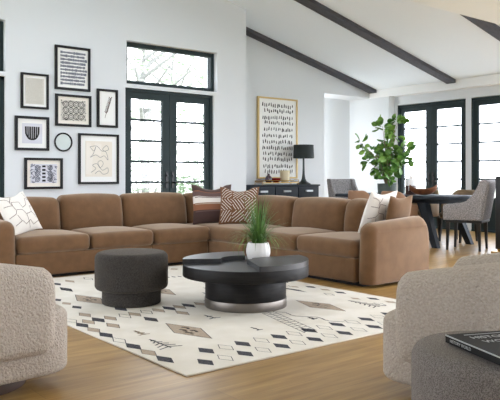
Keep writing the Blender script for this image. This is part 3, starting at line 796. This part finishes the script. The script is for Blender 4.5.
# ------------------------------------------------------------------ coffee table
ct = thing('coffee_table', 'round ebonised oak coffee table on a drum base over the rug', 'coffee table', (3.30, 4.19, RZ))
MB().extr(circle(.505, 72), .245, .335, .004, .004, 2).build('tabletop', 'ebony', ct, smooth=30)
MB().extr(circle(.497, 72), .3345, .3365, .0005, .0005, 1).build('table_surface', 'ebonytop', ct, smooth=30)
MB().extr(circle(.325, 64), .068, .246, .003, .003, 2).build('drum', 'ebony', ct, smooth=30)
b_ = MB().extr(circle(.33, 64), 0, .07, .003, .003, 2).build('steel_band', 'steel', ct, smooth=30); b_['label'] = 'brushed steel band round the foot of the drum'
ca = math.atan2(-.6239, .7815)      # direction of the picture's right in the plan
def sector(a0, a1, ri, ro=.505, n=18):
    o = [(ro * cos(ca + radians(a0 + (a1 - a0) * i / n)), ro * sin(ca + radians(a0 + (a1 - a0) * i / n))) for i in range(n + 1)]
    return o + [(ri * cos(ca + radians(a1 + (a0 - a1) * i / n)), ri * sin(ca + radians(a1 + (a0 - a1) * i / n))) for i in range(n + 1)]
for (a0, a1, ri) in ((92, 186, .2), (-78, 28, .06)):
    o = sector(a0, a1, ri); n = len(o); h = n // 2
    vs = [(p[0], p[1], .334) for p in o] + [(p[0], p[1], .374) for p in o]
    fs = [(i, (i + 1) % n, (i + 1) % n + n, i + n) for i in range(n)]
    for z in (0, n): fs += [(z + i, z + i + 1, z + n - 2 - i, z + n - 1 - i) for i in range(h - 1)]
    MB().add(vs, fs).build('raised_panel', 'ebonytop', ct, smooth=30)
pp = thing('potted_grass', 'small green grass plant in a white ribbed pot on the coffee table', 'plant', (*plan(.068, 5.53), RZ + .3375))
prof = [(.0001, 0), (.07, 0), (.087, .012), (.1, .055), (.1, .09), (.092, .125), (.084, .145), (.078, .145), (.082, .12), (.07, .11), (.0001, .11)]
n = 64; rings = []
for r, z in prof:
    rings.append([((r * (1 + .018 * cos(16 * 2 * pi * i / n) * (1 if .01 < z < .16 and r > .06 else 0))) * cos(2 * pi * i / n), (r * (1 + .018 * cos(16 * 2 * pi * i / n) * (1 if .01 < z < .16 and r > .06 else 0))) * sin(2 * pi * i / n), z) for i in range(n)])
MB().loft(rings).build('pot', 'ceramic', pp, smooth=50)
MB().lathe([(.0001, .108), (.08, .108), (.07, .125), (.04, .135), (.0001, .138)], n=20).build('soil', 'soil', pp)
mb = MB(); rg = random.Random(4)
for k in range(230):
    a = rg.uniform(0, 2 * pi); l = rg.uniform(.22, .38); lean = rg.uniform(.35, 1.5)
    if rg.random() < .3: lean = rg.uniform(.05, .3); l = rg.uniform(.28, .46)
    r0 = rg.uniform(0, .045); w = rg.uniform(.0028, .005)
    L = []; px, pz = r0, .125; th = pi / 2 - lean * .5
    for i in range(7):
        ww = w * (1 - (i / 6) ** 1.6) + .0006
        for s_ in (-1, 1): L.append((px * cos(a) - s_ * ww * sin(a), px * sin(a) + s_ * ww * cos(a), pz))
        px += l / 6 * cos(th); pz += l / 6 * sin(th); th -= lean * .32
    mb.add(L, [(2 * i, 2 * i + 1, 2 * i + 3, 2 * i + 2) for i in range(6)])
mb.build('grass_blades', 'blade', pp)

# ------------------------------------------------------------------ swivel barrel chairs
def ushell(mb, R, arm_len, th, z0, ztop, cx=0, nb=28, na=8, rtop=None, rbot=None, mi=0):
    """upholstered U: two straight arms along +x joined by a half circle at -x; z0(s), ztop(s) with s = 0 at the middle of the back, 1 at arm ends"""
    path = []
    for i in range(na): path.append(((cx + arm_len * (1 - i / na), -R), (0, -1)))
    for i in range(nb + 1):
        a = -pi / 2 - pi * i / nb; path.append(((cx + R * cos(a), R * sin(a)), (cos(a), sin(a))))
    for i in range(1, na + 1): path.append(((cx + arm_len * i / na, R), (0, 1)))
    tot = [0]
    for p, q in zip(path, path[1:]): tot.append(tot[-1] + math.dist(p[0], q[0]))
    def sect(p, nrm, s_, k, dx):
        zb, zt_ = z0(s_), ztop(s_); w = th / 2 * k; zc0, zc1 = zb + (1 - k) * th * .7, zt_ - (1 - k) * th * .8
        pts = []
        for i in range(7): a = pi * i / 6; pts.append((w * cos(a), zc1 - th * .5 + th * .5 * sin(a)))
        for i in range(7): a = pi + pi * i / 6; pts.append((w * cos(a), zc0 + th * .35 + th * .35 * sin(a)))
        full = []
        for i in range(len(pts)):
            full.append(pts[i])
            if i in (6, 13):
                q0 = pts[i]; q1 = pts[(i + 1) % 14]
                for m_ in (1, 2, 3): full.append((q0[0] + (q1[0] - q0[0]) * m_ / 4, q0[1] + (q1[1] - q0[1]) * m_ / 4))
        return [(p[0] + nrm[0] * x + dx, p[1] + nrm[1] * x, z) for x, z in full]
    rings = []; T = tot[-1]
    for k in range(5): a = pi / 2 * (k + .15) / 5.15; rings.append(sect(path[0][0], path[0][1], 1, sin(a), th * .5 * cos(a)))
    for (p, nr), d in zip(path, tot): rings.append(sect(p, nr, abs(d / T * 2 - 1), 1, 0))
    for k in range(4, -1, -1): a = pi / 2 * (k + .15) / 5.15; rings.append(sect(path[-1][0], path[-1][1], 1, sin(a), th * .5 * cos(a)))
    mb.loft(rings, True, mi)
    return mb
def smooth01(x): x = max(0, min(1, x)); return x * x * (3 - 2 * x)
def barrel(label, loc, rz):
    t = thing('swivel_chair', label, 'armchair', loc, rz, 'cream boucle swivel chairs')
    MB().lathe([(.0001, 0), (.27, 0), (.275, .01), (.275, .05), (.1, .06), (.1, .085), (.0001, .085)], n=48).build('swivel_base', 'plinth', t)
    MB().extr(superel(.39, .375, 5, 84, (.02, 0)), .075, .385, .035, .04, 5).build('seat_base', 'boucle', t, smooth=60)
    ushell(MB(), .36, .225, .15, lambda s: .19, lambda s: .73 - .12 * s ** 1.3, cx=-.02).build('backrest', 'boucle', t, smooth=60)
    MB().extr(superel(.29, .27, 4, 60, (.05, 0)), .36, .43, .04, .05, 5, dome=.02).build('seat_cushion', 'boucle', t, smooth=60)
    return t
lc = plan(-1.41, 3.33); rc = plan(1.13, 3.225)
bc = barrel('cream boucle barrel swivel chair cut by the left edge of the photo', (*lc, 0), ca + radians(42))
dup(bc, (*rc, 0), ca + radians(143), 'cream boucle barrel swivel chair behind the right foreground ottoman')

# ------------------------------------------------------------------ book
bk = thing('book', 'black hardcover book with silver title lying on the foreground ottoman', 'book', (0, 0, 0))
bw, bl, bh = .26, .33, .028
MB().box(-bw / 2, bw / 2, -bl / 2, bl / 2, 0, .003).box(-bw / 2, bw / 2, -bl / 2, bl / 2, bh - .003, bh).box(-bw / 2, -bw / 2 + .004, -bl / 2, bl / 2, .003, bh - .003).build('cover', 'book', bk, smooth=0)
MB().box(-bw / 2 + .004, bw / 2 - .006, -bl / 2 + .006, bl / 2 - .006, .003, bh - .003).build('page_block', 'pages', bk, smooth=0)
def text(body, size, loc, rot, name, m, parent, align='LEFT', ext=.0004):
    cu = bpy.data.curves.new(name, 'FONT'); cu.body = body; cu.size = size; cu.align_x = align; cu.extrude = ext
    o = bpy.data.objects.new(name, cu); COL.objects.link(o)
    dg = bpy.context.evaluated_depsgraph_get(); me = bpy.data.meshes.new_from_object(o.evaluated_get(dg))
    bpy.data.objects.remove(o); me.transform(Matrix.Translation(loc) @ rot.to_4x4()); me.materials.clear(); me.materials.append(M[m])
    q = bpy.data.objects.new(name, me); COL.objects.link(q); q.parent = parent
    return q
I3 = Matrix.Identity(3)
xt = -bw / 2 + .06
text('HISTORY', .043, (xt, bl / 2 - .085, bh + .0006), I3, 'title', 'silver', bk)
text('WORLD', .043, (xt + .012, bl / 2 - .145, bh + .0006), I3, 'title', 'silver', bk)
MB().box(xt, xt + .16, bl / 2 - .03, bl / 2 - .025, bh, bh + .0008).build('title_rule', 'silver', bk, smooth=0)
text('HISTORY WORLD', .016, (-bw / 2 - .0006, bl / 2 - .03, .007), Matrix.Rotation(-pi / 2, 3, 'Z') @ Matrix.Rotation(pi / 2, 3, 'X'), 'spine_title', 'silver', bk)
MB().box(-bw / 2 - .0008, -bw / 2 + .0008, -bl / 2, bl / 2, bh - .004, bh + .0005).build('spine_highlight', 'silver', bk, smooth=0)  # silver strip, a highlight painted along the spine edge
bp_ = plan(.895, 2.335); bk.location = (bp_[0], bp_[1], .434); bk.rotation_euler.z = ca + radians(16)

# ------------------------------------------------------------------ dining corner
dt = thing('dining_table', 'long blackened navy dining table with splayed legs by the glass doors', 'dining table', (8.58, 6.72, 0))
MB().extr(rrect(-.52, .52, -1.12, 1.12, .06), .705, .755, .006, .006, 2).build('tabletop', 'navy', dt, smooth=30)
MB().box(-.36, .36, -.85, .85, .64, .706).build('apron', 'navy', dt, smooth=0)
for sx in (-1, 1):
    for sy in (-1, 1):
        mb = MB(); rings = []
        for (z, y, x, w) in ((0, .86, .43, .04), (.65, .58, .36, .06)):
            rings.append([(sx * x + dx * w, sy * y + dy * w * 1.2, z) for dx, dy in ((-1, -1), (1, -1), (1, 1), (-1, 1))])
        mb.loft(rings).build('leg', 'navy', dt, smooth=0)
def legs4(t, xs, ys, h, m='black', top=.024, foot=.014, splay=.04):
    for x in xs:
        for y in ys:
            fx = x + splay * (1 if x > 0 else -1); fy = y
            rings = [[(fx + dx * foot, fy + dy * foot, 0) for dx, dy in ((-1, -1), (1, -1), (1, 1), (-1, 1))], [(x + dx * top, y + dy * top, h) for dx, dy in ((-1, -1), (1, -1), (1, 1), (-1, 1))]]
            MB().loft(rings).build('leg', m, t, smooth=0)
def head_chair(label, loc, rz):
    """faces +x"""
    t = thing('dining_armchair', label, 'dining chair', loc, rz, 'grey tweed dining armchairs at the table ends')
    legs4(t, (-.2, .22), (-.22, .22), .4, splay=.015)
    MB().rbox((0, 0, .41), (.5, .52, .035), .008, 2, 1).build('seat_frame', 'black', t)
    MB().rbox((.02, 0, .475), (.5, .44, .11), .04, 3, 4, (0, 0, .02)).build('seat_cushion', 'herring', t)
    prof = [(.28, .43), (.285, .6), (.27, .645), (.22, .655), (.06, .665), (-.04, .70), (-.12, .78), (-.19, .9), (-.225, .985), (-.26, 1.0), (-.32, 1.0), (-.335, .97), (-.30, .8), (-.25, .55), (-.235, .43)]
    sm = []
    for i in range(len(prof)):
        for k in range(2):
            p, q = prof[i], prof[(i + 1) % len(prof)]; sm.append((p[0] + (q[0] - p[0]) * k / 2, p[1] + (q[1] - p[1]) * k / 2))
    for sy in (-1, 1):
        m_ = MB().extr(sm[::1], -.025, .025, .012, .012, 3)
        m_.v = [(p[0], sy * .255 + p[2], p[1]) for p in m_.v]; m_.build('side_panel', 'herring', t, smooth=50)
    MB().rbox((0, 0, 0), (.075, .5, .57), .03, 3, 4, xf=Matrix.Translation((-.272, 0, .712)) @ Matrix.Rotation(radians(-9.5), 4, 'Y')).build('backrest', 'herring', t)
    return t
hc = head_chair('grey tweed dining armchair at the near end of the navy table', (8.37, 5.48, 0), radians(110))
dup(hc, (8.75, 8.1, 0), radians(-100), 'grey tweed dining armchair at the far end of table behind sofa')
def side_chair(label, loc, rz, m):
    t = thing('side_chair', label, 'dining chair', loc, rz, 'leather barrel side chairs along the dining table')
    legs4(t, (-.19, .2), (-.19, .19), .38)
    MB().extr(superel(.25, .245, 3.5, 40, (.02, 0)), .37, .47, .02, .04, 4, dome=.015).build('seat', m, t, smooth=60)
    ushell(MB(), .235, .12, .045, lambda s: .40, lambda s: .825 - .2 * smooth01((s - .3) / .55), cx=-.03, nb=20, na=4).build('backrest', m, t, smooth=60)
    return t
sc = side_chair('tan leather side chair with its back to the sofa, nearer the right arm', (8.02, 6.42, 0), 0, 'tanleather')
dup(sc, (7.98, 7.06, 0), 0, 'tan leather side chair with its back to the sofa, farther left')
s2 = side_chair('olive tan side chair across the table, behind the wooden bowl', (9.3, 6.97, 0), pi, 'leather')
dup(s2, (9.3, 6.26, 0), pi, 'olive tan side chair across the table, next to the near tweed armchair')

# things on the dining table
TZ = .7555
fg = thing('potted_fig', 'large leafy green fig plant in a sage grey pot on the dining table', 'plant', (8.6, 7.15, TZ))
MB().lathe([(.0001, 0), (.135, 0), (.145, .01), (.155, .165), (.158, .17), (.15, .172), (.142, .165), (.14, .13), (.0001, .13)], n=36).build('pot', 'potgrey', fg)
MB().lathe([(.0001, .128), (.139, .128), (.1, .14), (.0001, .143)], n=24).build('soil', 'soil', fg)
rl = random.Random(21); sb = MB(); lb = MB()
clus = [(-6, 127, 7), (-2, 131, 5), (11, 120, 7), (7, 124, 4), (-25, 143, 6), (-22, 149, 4), (-13, 148, 4), (1, 140, 5), (8, 137, 6), (-4, 150, 8), (-9, 153, 6), (4, 153, 8), (8, 156, 7), (15, 150, 7), (20, 148, 5), (17, 157, 7),
        (-16, 162, 5), (-8, 163, 7), (-1, 160, 8), (4, 166, 8), (11, 164, 8), (15, 166, 6), (-4, 171, 8), (2, 174, 8), (8, 171, 6), (-9, 169, 5), (-1, 178, 5), (12, 158, 6), (-12, 157, 5)]
for (dx, y, nl) in clus:
    lat = dx * 10.95 / 663; z = 1.05 - (y - 176) * 10.95 / 663 - TZ; dep = rl.uniform(-.22, .22)
    c = cr * lat + cd * dep + Vector((0, 0, z))
    base = Vector((rl.uniform(-.03, .03), rl.uniform(-.03, .03), .13)); mid = base.lerp(c, .55) + Vector((-c.x * .25, -c.y * .25, .02))
    sb.tube([base, mid, c], [.009, .006, .003], 6)
    for k in range(int(nl * 1.6)):
        d = Vector((rl.gauss(0, 1), rl.gauss(0, 1), rl.gauss(0, .8))).normalized()
        p = c + d * rl.uniform(.02, .075); l = rl.uniform(.09, .15); w = l * .36
        side = d.cross(Vector((rl.gauss(0, 1), rl.gauss(0, 1), rl.gauss(0, 1)))).normalized(); nn = d.cross(side)
        P = []; 
        for (s_, wf, dr) in ((0, .12, 0), (.25, .75, .0), (.55, 1.05, -.03), (.8, .85, -.08), (1, .15, -.14)):
            o = p + d * l * s_ + nn * l * dr
            P += [o - side * w * wf + nn * .015, o, o + side * w * wf + nn * .015]
        lb.add(P, [(3 * i + k2, 3 * i + k2 + 1, 3 * i + k2 + 4, 3 * i + k2 + 3) for i in range(4) for k2 in (0, 1)])
sb.build('stems', 'bark', fg); lb.build('leaves', 'leaf', fg, smooth=60)
bt = thing('ceramic_bottle', 'white and black stoneware bottle on the dining table beside the fig', 'bottle', (8.6, 6.66, TZ))
MB().lathe([(.0001, 0), (.082, 0), (.086, .01), (.086, .14), (.0001, .141)], n=32).build('dark_glaze', 'choc', bt)
MB().lathe([(.0001, .139), (.086, .139), (.086, .215), (.078, .238), (.035, .25), (.03, .262), (.03, .3), (.034, .305), (.0001, .307)], n=32).build('white_glaze', 'ceramic', bt)
mb = MB()
for k in range(7):
    a = radians(195 + k * 14); mb.box(-.004, .004, -.0015, .0015, .06 + .02 * (k % 2), .13, 0, Matrix.Translation((.0865 * cos(a), .0865 * sin(a), 0)) @ Matrix.Rotation(a + pi / 2, 4, 'Z'))
mb.build('painted_marks', 'ceramic', bt, smooth=0)
bo = MB(); rings = []
for k in range(13):                                   # boat-shaped carved bowl, ends raised
    s_ = k / 12 * 2 - 1; w = .105 * (1 - abs(s_) ** 2.5) + .012; zb = .004 + .085 * abs(s_) ** 3; hh = .075 + .02 * (1 - abs(s_)); x = s_ * .21
    rings.append([(x, -w, zb + hh), (x, -w * .7, zb + hh * .35), (x, -w * .3, zb), (x, w * .3, zb), (x, w * .7, zb + hh * .35), (x, w, zb + hh), (x, w * .85, zb + hh), (x, w * .5, zb + hh * .45), (x, 0, zb + hh * .25), (x, -w * .5, zb + hh * .45), (x, -w * .85, zb + hh)])
bo.loft(rings)
tag(bo.build('wooden_bowl', 'driftwood', loc=(8.47, 6.33, TZ), rz=ca, smooth=60), 'reddish carved wooden boat bowl on the dining table', 'bowl')

# black cabinet at the right edge
cb = thing('bar_cabinet', 'tall black cabinet on a brass plinth cut by the right edge', 'cabinet', (8.62, 4.61, 0))
MB().rbox((0, 0, .555), (.76, .72, .99), .006, 2, 1).build('carcass', 'black', cb)
MB().box(-.42, .42, -.4, .4, 0, .025).box(-.36, .36, -.34, .34, .025, .06).build('plinth', 'brass', cb, smooth=0)
for sy in (-1, 1):
    d = MB().rbox((-.385, sy * .175, .555), (.02, .34, .95), .004, 2, 1).build('cabinet_door', 'black', cb)
    MB().tube([(-.41, sy * .03, .5), (-.41, sy * .03, .65)], .008).build('pull', 'brass', d)

# ------------------------------------------------------------------ light
w = bpy.data.worlds.new('sky'); S.world = w; w.use_nodes = True
bg = w.node_tree.nodes['Background']; bg.inputs['Color'].default_value = (.93, .97, 1.06, 1)
tc = w.node_tree.nodes.new('ShaderNodeTexCoord'); sx = w.node_tree.nodes.new('ShaderNodeSeparateXYZ'); mr = w.node_tree.nodes.new('ShaderNodeMapRange')
mr.inputs['From Min'].default_value = 0; mr.inputs['From Max'].default_value = 1; mr.inputs['To Min'].default_value = 1.36; mr.inputs['To Max'].default_value = 2.9
w.node_tree.links.new(tc.outputs['Generated'], sx.inputs[0]); w.node_tree.links.new(sx.outputs['X'], mr.inputs['Value']); w.node_tree.links.new(mr.outputs['Result'], bg.inputs['Strength'])
al = bpy.data.lights.new('niche_fill', 'AREA'); al.shape = 'RECTANGLE'; al.size = 2.4; al.size_y = .36; al.energy = 5; al.color = (.95, .98, 1)  # added lamp out of view, brightens the niche wall
o = bpy.data.objects.new('niche_fill', al); COL.objects.link(o); o.location = (9.42, 9.98, 1.35); o.rotation_euler = (0, radians(-90), 0)
S.view_settings.view_transform = 'Standard'; S.view_settings.look = 'None'; S.view_settings.gamma = 1
S.view_settings.use_curve_mapping = False
S.view_settings.exposure = 1.96
